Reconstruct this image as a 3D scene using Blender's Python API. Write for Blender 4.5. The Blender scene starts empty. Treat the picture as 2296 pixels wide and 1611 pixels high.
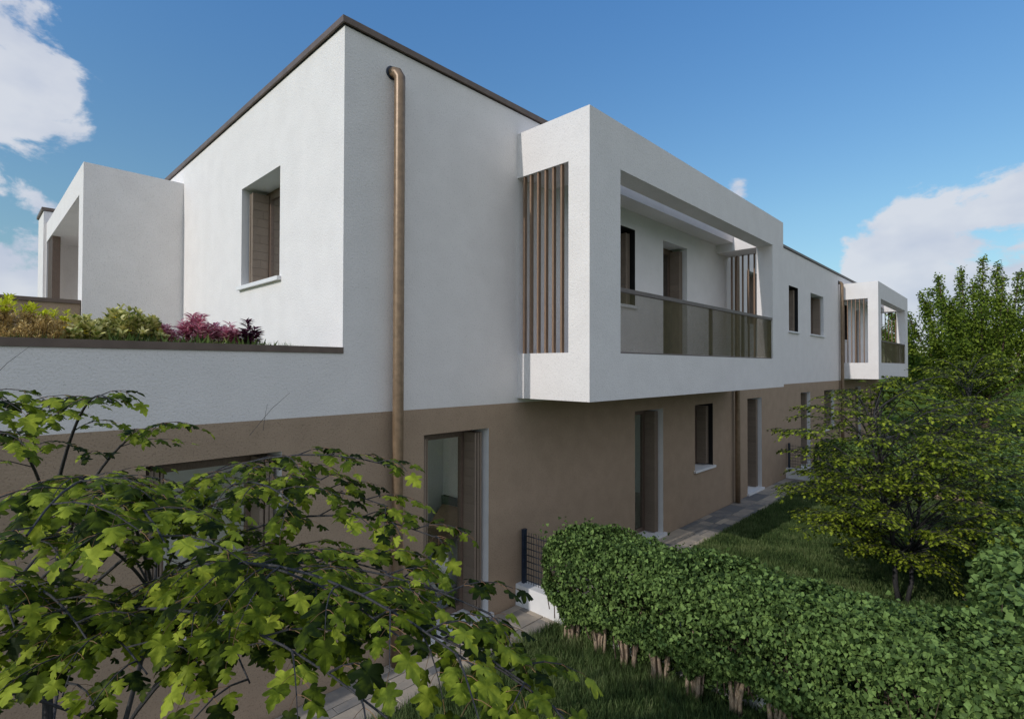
import bpy, math, random
import numpy as np
from mathutils import Vector, Matrix, Quaternion
R = random.Random(7)
NR = np.random.default_rng(11)
scene = bpy.context.scene
COL = scene.collection

# ------------------------------------------------------------------ camera
CAM = Vector((-2.569, -4.761, 3.1))
RIGHT = Vector((0.69309762, -0.7208393, 0.0025282))
UP = Vector((-0.01155163, -0.00760009, 0.99990439))
FWD = Vector((0.72075117, 0.69306056, 0.01359447))
cam_d = bpy.data.cameras.new('camera')
cam = bpy.data.objects.new('camera', cam_d)
COL.objects.link(cam)
cam.matrix_world = Matrix(((RIGHT.x, UP.x, -FWD.x, CAM.x), (RIGHT.y, UP.y, -FWD.y, CAM.y),
                           (RIGHT.z, UP.z, -FWD.z, CAM.z), (0, 0, 0, 1)))
cam_d.sensor_width = 36.0
cam_d.lens = 36.0 * 1185.48 / 2296.0
cam_d.clip_start = 0.05
cam_d.clip_end = 2000
scene.camera = cam

def look(px, py):
    """unit world direction seen at a point of the full picture (used to put clouds in the sky)"""
    v = RIGHT * (px - 1148.0) + UP * (805.5 - py) + FWD * 1185.48
    return v.normalized()

# ------------------------------------------------------------------ world and sun
SUN = Vector((-1.79, 0.0716, 1.0)).normalized()
SUN_EL = math.asin(SUN.z)
SKY_STRENGTH = 0.15
world = bpy.data.worlds.new('World')
scene.world = world
world.use_nodes = True
wt = world.node_tree
wt.nodes.clear()
def wn(t, **kw):
    n = wt.nodes.new(t)
    for k, v in kw.items():
        setattr(n, k, v)
    return n
def wl(a, b):
    wt.links.new(a, b)
def wmath(op, a, b=None, c=None, clamp=False):
    n = wn('ShaderNodeMath', operation=op, use_clamp=clamp)
    for i, v in enumerate((a, b, c)):
        if v is None:
            continue
        if isinstance(v, (int, float)):
            n.inputs[i].default_value = v
        else:
            wl(v, n.inputs[i])
    return n.outputs[0]
wo = wn('ShaderNodeOutputWorld')
sky = wn('ShaderNodeTexSky', sky_type='NISHITA')
sky.sun_disc = False
sky.sun_elevation = SUN_EL
sky.sun_rotation = math.atan2(SUN.x, SUN.y)
sky.altitude = 100.0
sky.air_density = 1.0
sky.dust_density = 0.6
sky.ozone_density = 1.6
tint = wn('ShaderNodeMix', data_type='RGBA', blend_type='MULTIPLY')
tint.inputs[0].default_value = 1.0
wl(sky.outputs[0], tint.inputs[6])
bg = wn('ShaderNodeBackground')
bg.inputs[1].default_value = SKY_STRENGTH
wl(tint.outputs[2], bg.inputs[0])
tc = wn('ShaderNodeTexCoord')
mp = wn('ShaderNodeMapping')
mp.inputs['Scale'].default_value = (1, 1, 1.7)
wl(tc.outputs['Generated'], mp.inputs[0])
sep = wn('ShaderNodeSeparateXYZ')
wl(tc.outputs['Generated'], sep.inputs[0])
tr_ = wn('ShaderNodeValToRGB')
tr_.color_ramp.elements[0].position = .02; tr_.color_ramp.elements[0].color = (.62, .65, .58, 1)
tr_.color_ramp.elements[1].position = .60; tr_.color_ramp.elements[1].color = (.58, .99, 1.28, 1)
e_ = tr_.color_ramp.elements.new(.25); e_.color = (.68, .87, .86, 1)
wl(sep.outputs['Z'], tr_.inputs[0])
wl(tr_.outputs[0], tint.inputs[7])
nz = wn('ShaderNodeTexNoise')
nz.inputs['Scale'].default_value = 6.6
nz.inputs['Detail'].default_value = 9
nz.inputs['Roughness'].default_value = 0.60
nz.inputs['Distortion'].default_value = 0.25
wl(mp.outputs[0], nz.inputs['Vector'])
dens = wmath('MULTIPLY_ADD', nz.outputs[0], 3.5, -2.12)   # few small clouds everywhere
# cloud banks (direction, reach in radians, weight) and open blue sky (negative)
banks = [(look(-60, 40), .26, .50), (look(50, 130), .17, .26), (look(140, 240), .11, .36), (look(110, 310), .08, .28), (look(190, 300), .05, .3), (look(10, 380), .10, -.35),
         (look(20, 540), .16, .42), (look(-30, 640), .3, .62),
         (look(1655, 425), .055, 1.15),
         (look(2060, 490), .09, .62), (look(2240, 430), .11, .50), (look(2330, 480), .12, .38), (look(1965, 610), .12, .85), (look(2250, 560), .06, -.25),
         (look(2130, 640), .17, .6), (look(1300, 1500), .1, 0), (look(2400, 700), .25, .6),
         (look(1150, 120), .85, -.62), (look(700, 480), .42, -.62), (look(1850, 230), .42, -.35), (look(350, 420), .25, -.2),
         (Vector((-0.8, -0.6, .35)).normalized(), 1.1, .9), (Vector((0.05, -1, .3)).normalized(), 1.3, 1.2),  # from here on: unseen clouds, added as neutral fill for the shaded walls
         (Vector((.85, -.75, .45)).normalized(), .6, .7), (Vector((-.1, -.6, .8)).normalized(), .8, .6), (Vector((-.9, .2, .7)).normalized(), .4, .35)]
nrm = wn('ShaderNodeVectorMath', operation='NORMALIZE')
wl(tc.outputs['Generated'], nrm.inputs[0])
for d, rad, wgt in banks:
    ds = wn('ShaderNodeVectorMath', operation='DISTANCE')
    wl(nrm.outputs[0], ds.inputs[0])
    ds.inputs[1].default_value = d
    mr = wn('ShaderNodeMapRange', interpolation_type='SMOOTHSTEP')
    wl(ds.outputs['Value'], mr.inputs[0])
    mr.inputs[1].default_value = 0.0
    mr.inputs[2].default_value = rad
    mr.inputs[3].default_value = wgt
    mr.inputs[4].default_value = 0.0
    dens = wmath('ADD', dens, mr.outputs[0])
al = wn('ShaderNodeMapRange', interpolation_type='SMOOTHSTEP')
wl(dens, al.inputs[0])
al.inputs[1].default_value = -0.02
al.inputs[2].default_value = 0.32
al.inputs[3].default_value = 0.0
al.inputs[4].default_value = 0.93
nz2 = wn('ShaderNodeTexNoise')
nz2.inputs['Scale'].default_value = 7
nz2.inputs['Detail'].default_value = 5
wl(mp.outputs[0], nz2.inputs['Vector'])
ccr = wn('ShaderNodeValToRGB')
ccr.color_ramp.elements[0].position = .36
ccr.color_ramp.elements[0].color = (.50, .55, .67, 1)
ccr.color_ramp.elements[1].position = .62
ccr.color_ramp.elements[1].color = (.66, .69, .755, 1)
wl(nz2.outputs[0], ccr.inputs[0])
bgc = wn('ShaderNodeBackground')
wl(ccr.outputs[0], bgc.inputs[0])
bgc.inputs[1].default_value = 1.04
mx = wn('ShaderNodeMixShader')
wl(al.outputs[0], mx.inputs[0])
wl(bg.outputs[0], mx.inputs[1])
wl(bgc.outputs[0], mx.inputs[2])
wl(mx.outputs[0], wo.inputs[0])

sd = bpy.data.lights.new('sun', 'SUN')
sd.energy = 2.05
sd.angle = math.radians(0.5)
sd.color = (1.0, 0.94, 0.885)
so = bpy.data.objects.new('sun', sd)
COL.objects.link(so)
so.rotation_euler = (-SUN).to_track_quat('-Z', 'Y').to_euler()
so.location = (-20, 0, 20)
vs = scene.view_settings
vs.view_transform = 'Standard'
vs.look = 'None'
vs.exposure = 0.0
vs.gamma = 1.0
scene.render.engine = 'CYCLES'
scene.cycles.max_bounces = 8
scene.cycles.transparent_max_bounces = 12

# ------------------------------------------------------------------ materials
MATS = {}
def mat(name, c1, c2=None, scale=5.0, rough=.8, metal=0.0, bump=0.0, bscale=60.0, bdist=.004, spec=.5,
        src='noise', speck=None, detail=6, stretch=None, ramp=(.35, .65), vary=.5):
    m = bpy.data.materials.new(name)
    m.use_nodes = True
    nt = m.node_tree
    b = nt.nodes['Principled BSDF']
    b.inputs['Roughness'].default_value = rough
    b.inputs['Metallic'].default_value = metal
    b.inputs['Specular IOR Level'].default_value = spec
    t = nt.nodes.new('ShaderNodeTexCoord')
    vec = t.outputs['Object']
    if stretch:
        q = nt.nodes.new('ShaderNodeMapping')
        q.inputs['Scale'].default_value = stretch
        nt.links.new(vec, q.inputs[0])
        vec = q.outputs[0]
    out = None
    if c2:
        cr = nt.nodes.new('ShaderNodeValToRGB')
        cr.color_ramp.elements[0].position, cr.color_ramp.elements[1].position = ramp
        cr.color_ramp.elements[0].color = (*c1, 1)
        cr.color_ramp.elements[1].color = (*c2, 1)
        n = nt.nodes.new('ShaderNodeTexNoise')
        n.inputs['Scale'].default_value = scale
        n.inputs['Detail'].default_value = detail
        nt.links.new(vec, n.inputs['Vector'])
        fac = n.outputs[0]
        if src == 'random':
            oi = nt.nodes.new('ShaderNodeObjectInfo')
            ma = nt.nodes.new('ShaderNodeMath'); ma.operation = 'MULTIPLY_ADD'
            nt.links.new(fac, ma.inputs[0]); ma.inputs[1].default_value = .6
            mb = nt.nodes.new('ShaderNodeMath'); mb.operation = 'MULTIPLY_ADD'
            nt.links.new(oi.outputs['Random'], mb.inputs[0]); mb.inputs[1].default_value = vary; mb.inputs[2].default_value = .2 - vary / 2
            nt.links.new(mb.outputs[0], ma.inputs[2])
            fac = ma.outputs[0]
        if src == 'attr':
            at = nt.nodes.new('ShaderNodeAttribute'); at.attribute_name = 'rnd'
            ma = nt.nodes.new('ShaderNodeMath'); ma.operation = 'MULTIPLY_ADD'
            nt.links.new(fac, ma.inputs[0]); ma.inputs[1].default_value = .5
            mb = nt.nodes.new('ShaderNodeMath'); mb.operation = 'MULTIPLY_ADD'
            nt.links.new(at.outputs['Fac'], mb.inputs[0]); mb.inputs[1].default_value = .6; mb.inputs[2].default_value = -.05
            nt.links.new(mb.outputs[0], ma.inputs[2])
            fac = ma.outputs[0]
        nt.links.new(fac, cr.inputs[0])
        out = cr.outputs[0]
        if speck:
            n3 = nt.nodes.new('ShaderNodeTexNoise')
            n3.inputs['Scale'].default_value = speck[0]
            n3.inputs['Detail'].default_value = 3
            n3.inputs['Distortion'].default_value = .6
            nt.links.new(t.outputs['Object'], n3.inputs['Vector'])
            mr = nt.nodes.new('ShaderNodeMapRange')
            nt.links.new(n3.outputs[0], mr.inputs[0])
            mr.inputs[1].default_value = speck[1]
            mr.inputs[2].default_value = speck[1] - .07
            mr.inputs[3].default_value = 0
            mr.inputs[4].default_value = speck[2]
            mm = nt.nodes.new('ShaderNodeMix'); mm.data_type = 'RGBA'; mm.blend_type = 'MIX'
            nt.links.new(mr.outputs[0], mm.inputs[0])
            nt.links.new(out, mm.inputs[6])
            mm.inputs[7].default_value = tuple(x * .45 for x in c1) + (1,)
            out = mm.outputs[2]
        nt.links.new(out, b.inputs['Base Color'])
    else:
        b.inputs['Base Color'].default_value = (*c1, 1)
    if bump:
        n2 = nt.nodes.new('ShaderNodeTexNoise')
        n2.inputs['Scale'].default_value = bscale
        n2.inputs['Detail'].default_value = 4
        n2.inputs['Distortion'].default_value = .4
        nt.links.new(vec, n2.inputs['Vector'])
        bp = nt.nodes.new('ShaderNodeBump')
        bp.inputs['Strength'].default_value = bump
        bp.inputs['Distance'].default_value = bdist
        nt.links.new(n2.outputs[0], bp.inputs['Height'])
        nt.links.new(bp.outputs[0], b.inputs['Normal'])
    MATS[name] = m
    return m

def leafmat(name, dark, mid, light, src='attr', nscale=14.0, trans=.3, rough=.55, spec=.12):
    m = bpy.data.materials.new(name)
    m.use_nodes = True
    nt = m.node_tree
    b = nt.nodes['Principled BSDF']
    b.inputs['Roughness'].default_value = rough
    b.inputs['Specular IOR Level'].default_value = spec
    t = nt.nodes.new('ShaderNodeTexCoord')
    n = nt.nodes.new('ShaderNodeTexNoise')
    n.inputs['Scale'].default_value = nscale
    n.inputs['Detail'].default_value = 4
    nt.links.new(t.outputs['Object'], n.inputs['Vector'])
    if src == 'attr':
        at = nt.nodes.new('ShaderNodeAttribute'); at.attribute_name = 'rnd'; rr = at.outputs['Fac']
    else:
        at = nt.nodes.new('ShaderNodeObjectInfo'); rr = at.outputs['Random']
    ma = nt.nodes.new('ShaderNodeMath'); ma.operation = 'MULTIPLY_ADD'
    mb = nt.nodes.new('ShaderNodeMath'); mb.operation = 'MULTIPLY_ADD'
    nt.links.new(rr, mb.inputs[0]); mb.inputs[1].default_value = .62; mb.inputs[2].default_value = -.24
    nt.links.new(n.outputs[0], ma.inputs[0]); ma.inputs[1].default_value = .9; nt.links.new(mb.outputs[0], ma.inputs[2])
    cr = nt.nodes.new('ShaderNodeValToRGB')
    cr.color_ramp.elements[0].position = .22; cr.color_ramp.elements[0].color = (*dark, 1)
    cr.color_ramp.elements[1].position = .85; cr.color_ramp.elements[1].color = (*light, 1)
    e = cr.color_ramp.elements.new(.52); e.color = (*mid, 1)
    nt.links.new(ma.outputs[0], cr.inputs[0])
    nt.links.new(cr.outputs[0], b.inputs['Base Color'])
    tr = nt.nodes.new('ShaderNodeBsdfTranslucent')
    nt.links.new(cr.outputs[0], tr.inputs[0])
    ms = nt.nodes.new('ShaderNodeMixShader'); ms.inputs[0].default_value = trans
    nt.links.new(b.outputs[0], ms.inputs[1]); nt.links.new(tr.outputs[0], ms.inputs[2])
    nt.links.new(ms.outputs[0], nt.nodes['Material Output'].inputs[0])
    MATS[name] = m
    return m

def glassmat(name, refl=.10, tintc=(.93, .95, .95), fw=.75):
    m = bpy.data.materials.new(name)
    m.use_nodes = True
    nt = m.node_tree
    nt.nodes.remove(nt.nodes['Principled BSDF'])
    g = nt.nodes.new('ShaderNodeBsdfGlossy'); g.inputs['Roughness'].default_value = .01
    g.inputs['Color'].default_value = (.9, .93, .95, 1)
    t = nt.nodes.new('ShaderNodeBsdfTransparent'); t.inputs[0].default_value = (*tintc, 1)
    lw = nt.nodes.new('ShaderNodeLayerWeight'); lw.inputs[0].default_value = .35
    mr = nt.nodes.new('ShaderNodeMath'); mr.operation = 'MULTIPLY_ADD'
    nt.links.new(lw.outputs['Fresnel'], mr.inputs[0]); mr.inputs[1].default_value = fw; mr.inputs[2].default_value = refl
    mr.use_clamp = True
    ms = nt.nodes.new('ShaderNodeMixShader')
    nt.links.new(mr.outputs[0], ms.inputs[0]); nt.links.new(t.outputs[0], ms.inputs[1]); nt.links.new(g.outputs[0], ms.inputs[2])
    nt.links.new(ms.outputs[0], nt.nodes['Material Output'].inputs[0])
    MATS[name] = m
    return m

M_WHITE = mat('white_render', (.81, .779, .762), (.85, .819, .802), 3, rough=.95, spec=.15, bump=.6, bscale=55, bdist=.009, speck=(80, .405, .30))
M_BROWN = mat('brown_render', (.385, .288, .207), (.425, .318, .229), 4, rough=.95, spec=.15, bump=.6, bscale=55, bdist=.009, speck=(80, .42, .50))
M_SMOOTH = mat('smooth_white', (.78, .78, .785), (.82, .82, .82), 9, rough=.85, spec=.25, bump=.25, bscale=90, bdist=.003)
M_COPING = mat('coping_metal', (.135, .098, .078), (.17, .125, .10), 8, rough=.5, spec=.4, bump=.15, bscale=30)
M_BLACK = mat('black_reveal_gap_shade', (.006, .006, .007), rough=.7)
M_WOOD = mat('shutter_wood', (.225, .175, .135), (.30, .235, .182), 26, rough=.6, spec=.3, bump=.25, bscale=80, bdist=.002, stretch=(1, 1, 9), src='random', vary=.14)
M_FRAME = mat('frame_wood', (.15, .105, .08), (.21, .15, .115), 30, rough=.5, spec=.4, bump=.2, bscale=70, bdist=.002, stretch=(6, 6, 1))
M_SLAT = mat('slat_wood', (.20, .13, .088), (.32, .21, .14), 22, rough=.6, spec=.3, bump=.2, bscale=60, bdist=.002, stretch=(6, 6, .6))
M_PIPE = mat('bronze_pipe', (.20, .135, .082), (.27, .185, .115), 14, rough=.40, spec=.6, metal=.25, bump=.25, bscale=26, bdist=.004)
M_RAIL = mat('rail_metal', (.12, .095, .085), (.17, .13, .115), 20, rough=.5, spec=.5, metal=.3, bump=.15, bscale=50)
M_MESH = mat('railing_mesh', (.26, .235, .14), (.32, .285, .17), 8, rough=.5, spec=.4, metal=.2)
M_NAVY = mat('navy_paint', (.012, .022, .045), (.02, .034, .062), 10, rough=.4, spec=.5)
M_WIRE = mat('navy_wire', (.03, .04, .055), (.05, .06, .075), 10, rough=.35, spec=.6, metal=.4)
M_INT = mat('interior_paint', (.88, .89, .90), (.90, .91, .92), 2, rough=.9)
M_FLOOR = mat('interior_floor', (.46, .41, .35), (.54, .48, .41), 4, rough=.5, stretch=(1, 8, 1))
M_GLASS = glassmat('window_glass', .02, fw=.25)
M_GLASSB = glassmat('upper_glass', .45, (.5, .55, .6))
M_STONE = mat('paving_stone', (.18, .18, .18), (.50, .425, .335), 5, rough=.85, spec=.2, bump=.7, bscale=24, bdist=.006, src='random', ramp=(.30, .80), vary=.6)
M_JOINT = mat('joint_bed', (.09, .085, .08), (.12, .115, .105), 12, rough=.95)
M_SOIL = mat('soil', (.045, .06, .018), (.06, .08, .025), 9, rough=1.0, spec=0, bump=.8, bscale=20, bdist=.02)
M_FIELD = mat('far_grass', (.085, .13, .026), (.13, .18, .04), .4, rough=1.0, spec=0, bump=.5, bscale=9, bdist=.05)
M_ROOF = mat('roof_membrane', (.25, .24, .23), (.3, .29, .28), 2, rough=.9)
M_BARK = mat('grey_bark', (.020, .020, .023), (.055, .051, .051), 30, rough=.8, bump=.7, bscale=40, bdist=.004, stretch=(5, 5, .7))
M_STEM = mat('hedge_bark', (.24, .175, .12), (.46, .35, .25), 60, rough=.9, bump=.8, bscale=70, bdist=.004, stretch=(3, 3, .8))
M_PETIOLE = mat('petiole', (.20, .10, .04), (.27, .14, .06), 40, rough=.6)
M_TWIG = mat('brown_twig', (.10, .065, .05), (.16, .10, .08), 30, rough=.8)
M_HEAD = mat('headboard_fabric', (.10, .13, .14), rough=.9)
M_SHEET = mat('bed_linen', (.36, .38, .39), (.42, .44, .45), 8, rough=.95, bump=.3, bscale=12, bdist=.01)
M_PILLOW = mat('brown_cotton', (.34, .23, .16), (.40, .27, .19), 10, rough=.95, bump=.3, bscale=15, bdist=.01)
L_MAPLE = leafmat('maple_leaf', (.014, .026, .003), (.110, .155, .009), (.42, .49, .050), 'attr', 26, trans=.35)  # dark and lime mottle paints sun and shade contrast into the leaves
L_MAPLE_O = leafmat('maple_leaf_single', (.014, .026, .003), (.110, .155, .009), (.42, .49, .050), 'object', 2.2, trans=.35)  # same painted sun and shade mottle on the single leaves
L_HEDGE = leafmat('hedge_leaf', (.022, .045, .010), (.108, .176, .048), (.24, .36, .10), 'attr', 8, trans=.2, rough=.55)
L_HEDGE_O = leafmat('hedge_leaf_single', (.022, .045, .010), (.108, .176, .048), (.24, .36, .10), 'object', 1.5, trans=.2, rough=.55)
L_TREE = leafmat('tree_leaf', (.04, .07, .010), (.125, .185, .020), (.25, .33, .04), 'attr', 1.6, trans=.3, rough=.5)
L_FAR = leafmat('far_leaf', (.07, .12, .06), (.11, .17, .08), (.16, .22, .11), 'attr', 1.0, trans=.2)
L_GRASS = leafmat('grass_blade', (.032, .06, .022), (.12, .185, .058), (.28, .32, .14), 'attr', 1.6, trans=.25, rough=.55)
L_TUFT = leafmat('tuft_blade', (.05, .08, .025), (.10, .16, .035), (.20, .26, .08), 'attr', 5, trans=.25, rough=.5)
L_GOLD = leafmat('gold_needle', (.26, .17, .055), (.56, .39, .14), (.78, .60, .27), 'attr', 9, trans=.2, rough=.6)
L_LIME = leafmat('lime_needle', (.50, .55, .03), (.74, .78, .05), (.88, .88, .10), 'attr', 9, trans=.25, rough=.5)
L_VARI = leafmat('variegated_leaf', (.13, .19, .03), (.62, .60, .20), (.88, .80, .42), 'attr', 26, trans=.25, rough=.45)
L_PINK = leafmat('pink_leaf', (.40, .08, .16), (.78, .34, .45), (.92, .70, .68), 'attr', 22, trans=.35, rough=.45)
L_PURPLE = leafmat('purple_leaf', (.03, .008, .02), (.10, .025, .06), (.20, .06, .11), 'attr', 22, trans=.15, rough=.4)

# ------------------------------------------------------------------ mesh helpers
BOXF = ((0, 3, 2, 1), (4, 5, 6, 7), (0, 1, 5, 4), (1, 2, 6, 5), (2, 3, 7, 6), (3, 0, 4, 7))
class MB:
    def __init__(self):
        self.v = []; self.f = []
    def box(self, x0, x1, y0, y1, z0, z1, fn=None):
        b = len(self.v)
        pts = [(x0, y0, z0), (x1, y0, z0), (x1, y1, z0), (x0, y1, z0), (x0, y0, z1), (x1, y0, z1), (x1, y1, z1), (x0, y1, z1)]
        if fn: pts = [fn(*p) for p in pts]
        self.v += pts
        self.f += [tuple(b + i for i in q) for q in BOXF]
        return self
    def poly(self, pts):
        b = len(self.v); self.v += [tuple(p) for p in pts]; self.f.append(tuple(range(b, b + len(pts))))
    def tube(self, pts, rad, n=6, cap=True):
        pts = [Vector(p) for p in pts]
        b = len(self.v)
        prev = None
        for i, p in enumerate(pts):
            d = (pts[min(i + 1, len(pts) - 1)] - pts[max(i - 1, 0)])
            if d.length < 1e-9: d = Vector((0, 0, 1))
            d.normalize()
            if prev is None:
                a = d.orthogonal().normalized()
            else:
                a = (prev - d * prev.dot(d))
                a = a.normalized() if a.length > 1e-6 else d.orthogonal().normalized()
            prev = a
            c = d.cross(a)
            r = rad[i] if isinstance(rad, (list, tuple)) else rad
            for k in range(n):
                t = 2 * math.pi * k / n
                q = p + (a * math.cos(t) + c * math.sin(t)) * r
                self.v.append(tuple(q))
        for i in range(len(pts) - 1):
            for k in range(n):
                k2 = (k + 1) % n
                self.f.append((b + i * n + k, b + i * n + k2, b + (i + 1) * n + k2, b + (i + 1) * n + k))
        if cap:
            self.f.append(tuple(b + k for k in reversed(range(n))))
            self.f.append(tuple(b + (len(pts) - 1) * n + k for k in range(n)))
        return self
    def mesh(self, name, m=None):
        me = bpy.data.meshes.new(name)
        me.from_pydata(self.v, [], self.f)
        me.update()
        if m: me.materials.append(m)
        return me
    def build(self, name, m, parent=None, smooth=False):
        me = self.mesh(name, m)
        if smooth:
            me.polygons.foreach_set('use_smooth', [True] * len(me.polygons))
        return obj(name, me, parent)
def obj(name, me, parent=None):
    o = bpy.data.objects.new(name, me)
    COL.objects.link(o)
    if parent is not None:
        o.parent = parent
    return o
def tag(o, label=None, cat=None, group=None, kind=None):
    if label: o['label'] = label
    if cat: o['category'] = cat
    if group: o['group'] = group
    if kind: o['kind'] = kind
    return o
def thing(name, label, cat, loc=(0, 0, 0), group=None):
    o = bpy.data.objects.new(name, None)
    COL.objects.link(o)
    o.location = loc
    o.empty_display_size = .1
    return tag(o, label, cat, group)
def P(parent_loc):   # shift so children of an Empty at loc can be written in world coordinates
    return -Vector(parent_loc)
def attach(o, parent):
    """parent o (built in world coordinates) to parent and keep it in place"""
    o.parent = parent
    o.matrix_parent_inverse = Matrix.Translation(-Vector(parent.location))
    return o

def npmesh(name, verts, faces_flat, nper, m, rnd=None, smooth=False):
    """verts (N,3), faces flat index array with nper vertices each"""
    me = bpy.data.meshes.new(name)
    nf = len(faces_flat) // nper
    me.vertices.add(len(verts))
    me.vertices.foreach_set('co', np.asarray(verts, dtype=np.float32).ravel())
    me.loops.add(len(faces_flat))
    me.loops.foreach_set('vertex_index', np.asarray(faces_flat, dtype=np.int32))
    me.polygons.add(nf)
    me.polygons.foreach_set('loop_start', np.arange(0, nf * nper, nper, dtype=np.int32))
    me.polygons.foreach_set('loop_total', np.full(nf, nper, dtype=np.int32))
    if smooth:
        me.polygons.foreach_set('use_smooth', np.ones(nf, dtype=bool))
    if rnd is not None:
        a = me.attributes.new('rnd', 'FLOAT', 'POINT')
        a.data.foreach_set('value', np.asarray(rnd, dtype=np.float32))
    me.materials.append(m)
    me.update(calc_edges=True)
    return me

def scatter(name, proto, pos, ux, uz, size, m, rnd=None, smooth=False):
    """copies proto (verts in (along, side, up), tris) to pos with axes ux (length), uz (normal)"""
    pv, pf = proto
    pv = np.asarray(pv, float); pf = np.asarray(pf, int)
    n = len(pos)
    ux = ux / np.linalg.norm(ux, axis=1, keepdims=True)
    uz = uz - ux * np.sum(ux * uz, axis=1, keepdims=True)
    uz = uz / np.maximum(np.linalg.norm(uz, axis=1, keepdims=True), 1e-6)
    uy = np.cross(uz, ux)
    s = np.asarray(size)[:, None, None]
    V = pos[:, None, :] + s * (pv[None, :, 0:1] * ux[:, None, :] + pv[None, :, 1:2] * uy[:, None, :] + pv[None, :, 2:3] * uz[:, None, :])
    F = (pf[None, :, :] + (np.arange(n) * len(pv))[:, None, None]).reshape(-1)
    if rnd is None: rnd = NR.random(n)
    return npmesh(name, V.reshape(-1, 3), F, 3, m, np.repeat(rnd, len(pv)), smooth)

def fan(outline, cen, zf):
    """closed outline as (u,v) -> fan triangles about cen with height zf(u,v)"""
    v = [(cen[0], cen[1], zf(*cen))] + [(u, w, zf(u, w)) for u, w in outline]
    n = len(outline)
    f = [(0, 1 + i, 1 + (i + 1) % n) for i in range(n)]
    return v, f
def mirror(half):
    return half + [(u, -v) for u, v in reversed(half) if abs(v) > 1e-6]
maple_half = [(.04, 0), (-.05, .10), (-.12, .22), (-.09, .33), (.01, .40), (.09, .37), (.17, .27), (.20, .38), (.26, .47), (.33, .60),
              (.43, .59), (.50, .53), (.52, .40), (.47, .22), (.60, .27), (.67, .35), (.74, .30), (.78, .20), (.90, .17), (.95, .08), (1.03, 0)]
def maple_leaf(fold=.25, curl=.25, wav=.03, seed=0):
    rr = random.Random(seed)
    ph = rr.random() * 6
    return fan(mirror(maple_half), (.34, 0), lambda u, v: -fold * abs(v) ** 1.2 - curl * (max(0, u - .2)) ** 2 + wav * math.sin(9 * u + 7 * v + ph))
maple_small = fan(mirror([(0, 0), (-.08, .30), (.20, .28), (.36, .55), (.50, .22), (.76, .22), (1, 0)]), (.34, 0), lambda u, v: -.25 * abs(v) - .2 * u * u)
ivy = fan(mirror([(0, .0), (-.04, .36), (.24, .52), (.56, .30), (1, 0)]), (.38, 0), lambda u, v: .22 * abs(v) - .35 * (u - .3) ** 2)
ivy_small = fan(mirror([(0, .05), (.2, .48), (.55, .32), (1, 0)]), (.38, 0), lambda u, v: .2 * abs(v) - .3 * (u - .3) ** 2)
lance = fan(mirror([(0, 0), (.3, .13), (.65, .12), (1, 0)]), (.45, 0), lambda u, v: .35 * abs(v) - .25 * u * u)
oval = fan(mirror([(0, 0), (.2, .2), (.55, .27), (.85, .15), (1, 0)]), (.5, 0), lambda u, v: .25 * abs(v) - .2 * u * u)
quadleaf = ([(0, 0, 0), (.45, .42, .05), (1, 0, -.12), (.45, -.42, .05)], [(0, 1, 2), (0, 2, 3)])

# ------------------------------------------------------------------ the setting: ground, lawn soil, paths
g = MB(); g.poly([(-350, -400, -.06), (600, -400, -.06), (600, 400, -.06), (-350, 400, -.06)])
tag(g.build('ground', M_FIELD), kind='structure')
g = MB(); g.poly([(-12, -14, -.012), (32, -14, -.012), (32, 0.2, -.012), (-12, 0.2, -.012)])
tag(g.build('lawn_soil', M_SOIL), kind='structure')
path = tag(MB().box(-7, 27, -.715, -.001, -.05, -.004).build('path', M_JOINT), kind='structure')
def stone_mesh(w, d, seed):
    rr = random.Random(seed)
    j = lambda a: a + rr.uniform(-.005, .005)
    h = rr.uniform(.008, .013)
    c = .006
    pts = [(j(0), j(0)), (j(w * .5), j(0)), (j(w), j(0)), (j(w), j(d * .5)), (j(w), j(d)), (j(w * .5), j(d)), (j(0), j(d)), (j(0), j(d * .5))]
    cx, cy = w / 2, d / 2
    m = MB()
    low = [(x, y, -.006) for x, y in pts]
    mid = [(x, y, h - .004) for x, y in pts]
    top = [(cx + (x - cx) * (1 - 2 * c / w), cy + (y - cy) * (1 - 2 * c / d), h + rr.uniform(-.0015, .0015)) for x, y in pts]
    m.v = low + mid + top + [(cx, cy, h)]
    for i in range(8):
        k = (i + 1) % 8
        m.f += [(i, k, 8 + k, 8 + i), (8 + i, 8 + k, 16 + k, 16 + i), (16 + i, 16 + k, 24)]
    return m
cell = .118
NXC = int(17.6 / cell); NYC = 6
used = np.zeros((NXC, NYC), bool)
stones = []
stone_cache = {}
for ix in range(NXC):
    for iy in range(NYC):
        if used[ix, iy]: continue
        w, d = R.choice([(3, 2), (4, 3), (5, 3), (4, 2), (3, 3), (4, 1), (2, 2), (3, 2), (3, 3), (5, 2), (2, 1)])
        while iy + d > NYC or used[ix, iy:iy + d].any(): d -= 1
        ww = 0
        while ww < w and ix + ww < NXC and not used[ix + ww, iy:iy + d].any(): ww += 1
        used[ix:ix + ww, iy:iy + d] = True
        key = (ww, d, R.randrange(3))
        if key not in stone_cache:
            stone_cache[key] = stone_mesh(ww * cell - .008, d * cell - .008, hash(key) % 999).mesh('paving_stone', M_STONE)
        stones.append((ix, iy, key))
extra = MB()
for n, (ix, iy, key) in enumerate(sorted(stones, key=lambda s: abs(s[0] * cell - 4.5))):
    x, y = -4.1 + ix * cell, -.712 + iy * cell
    if n < 298:
        s = obj('paving_stone', stone_cache[key], path)
        s.location = (x, y, 0)
    else:
        b = len(extra.v)
        me = stone_cache[key]
        extra.v += [(v.co.x + x, v.co.y + y, v.co.z) for v in me.vertices]
        extra.f += [tuple(b + i for i in p.vertices) for p in me.polygons]
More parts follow.
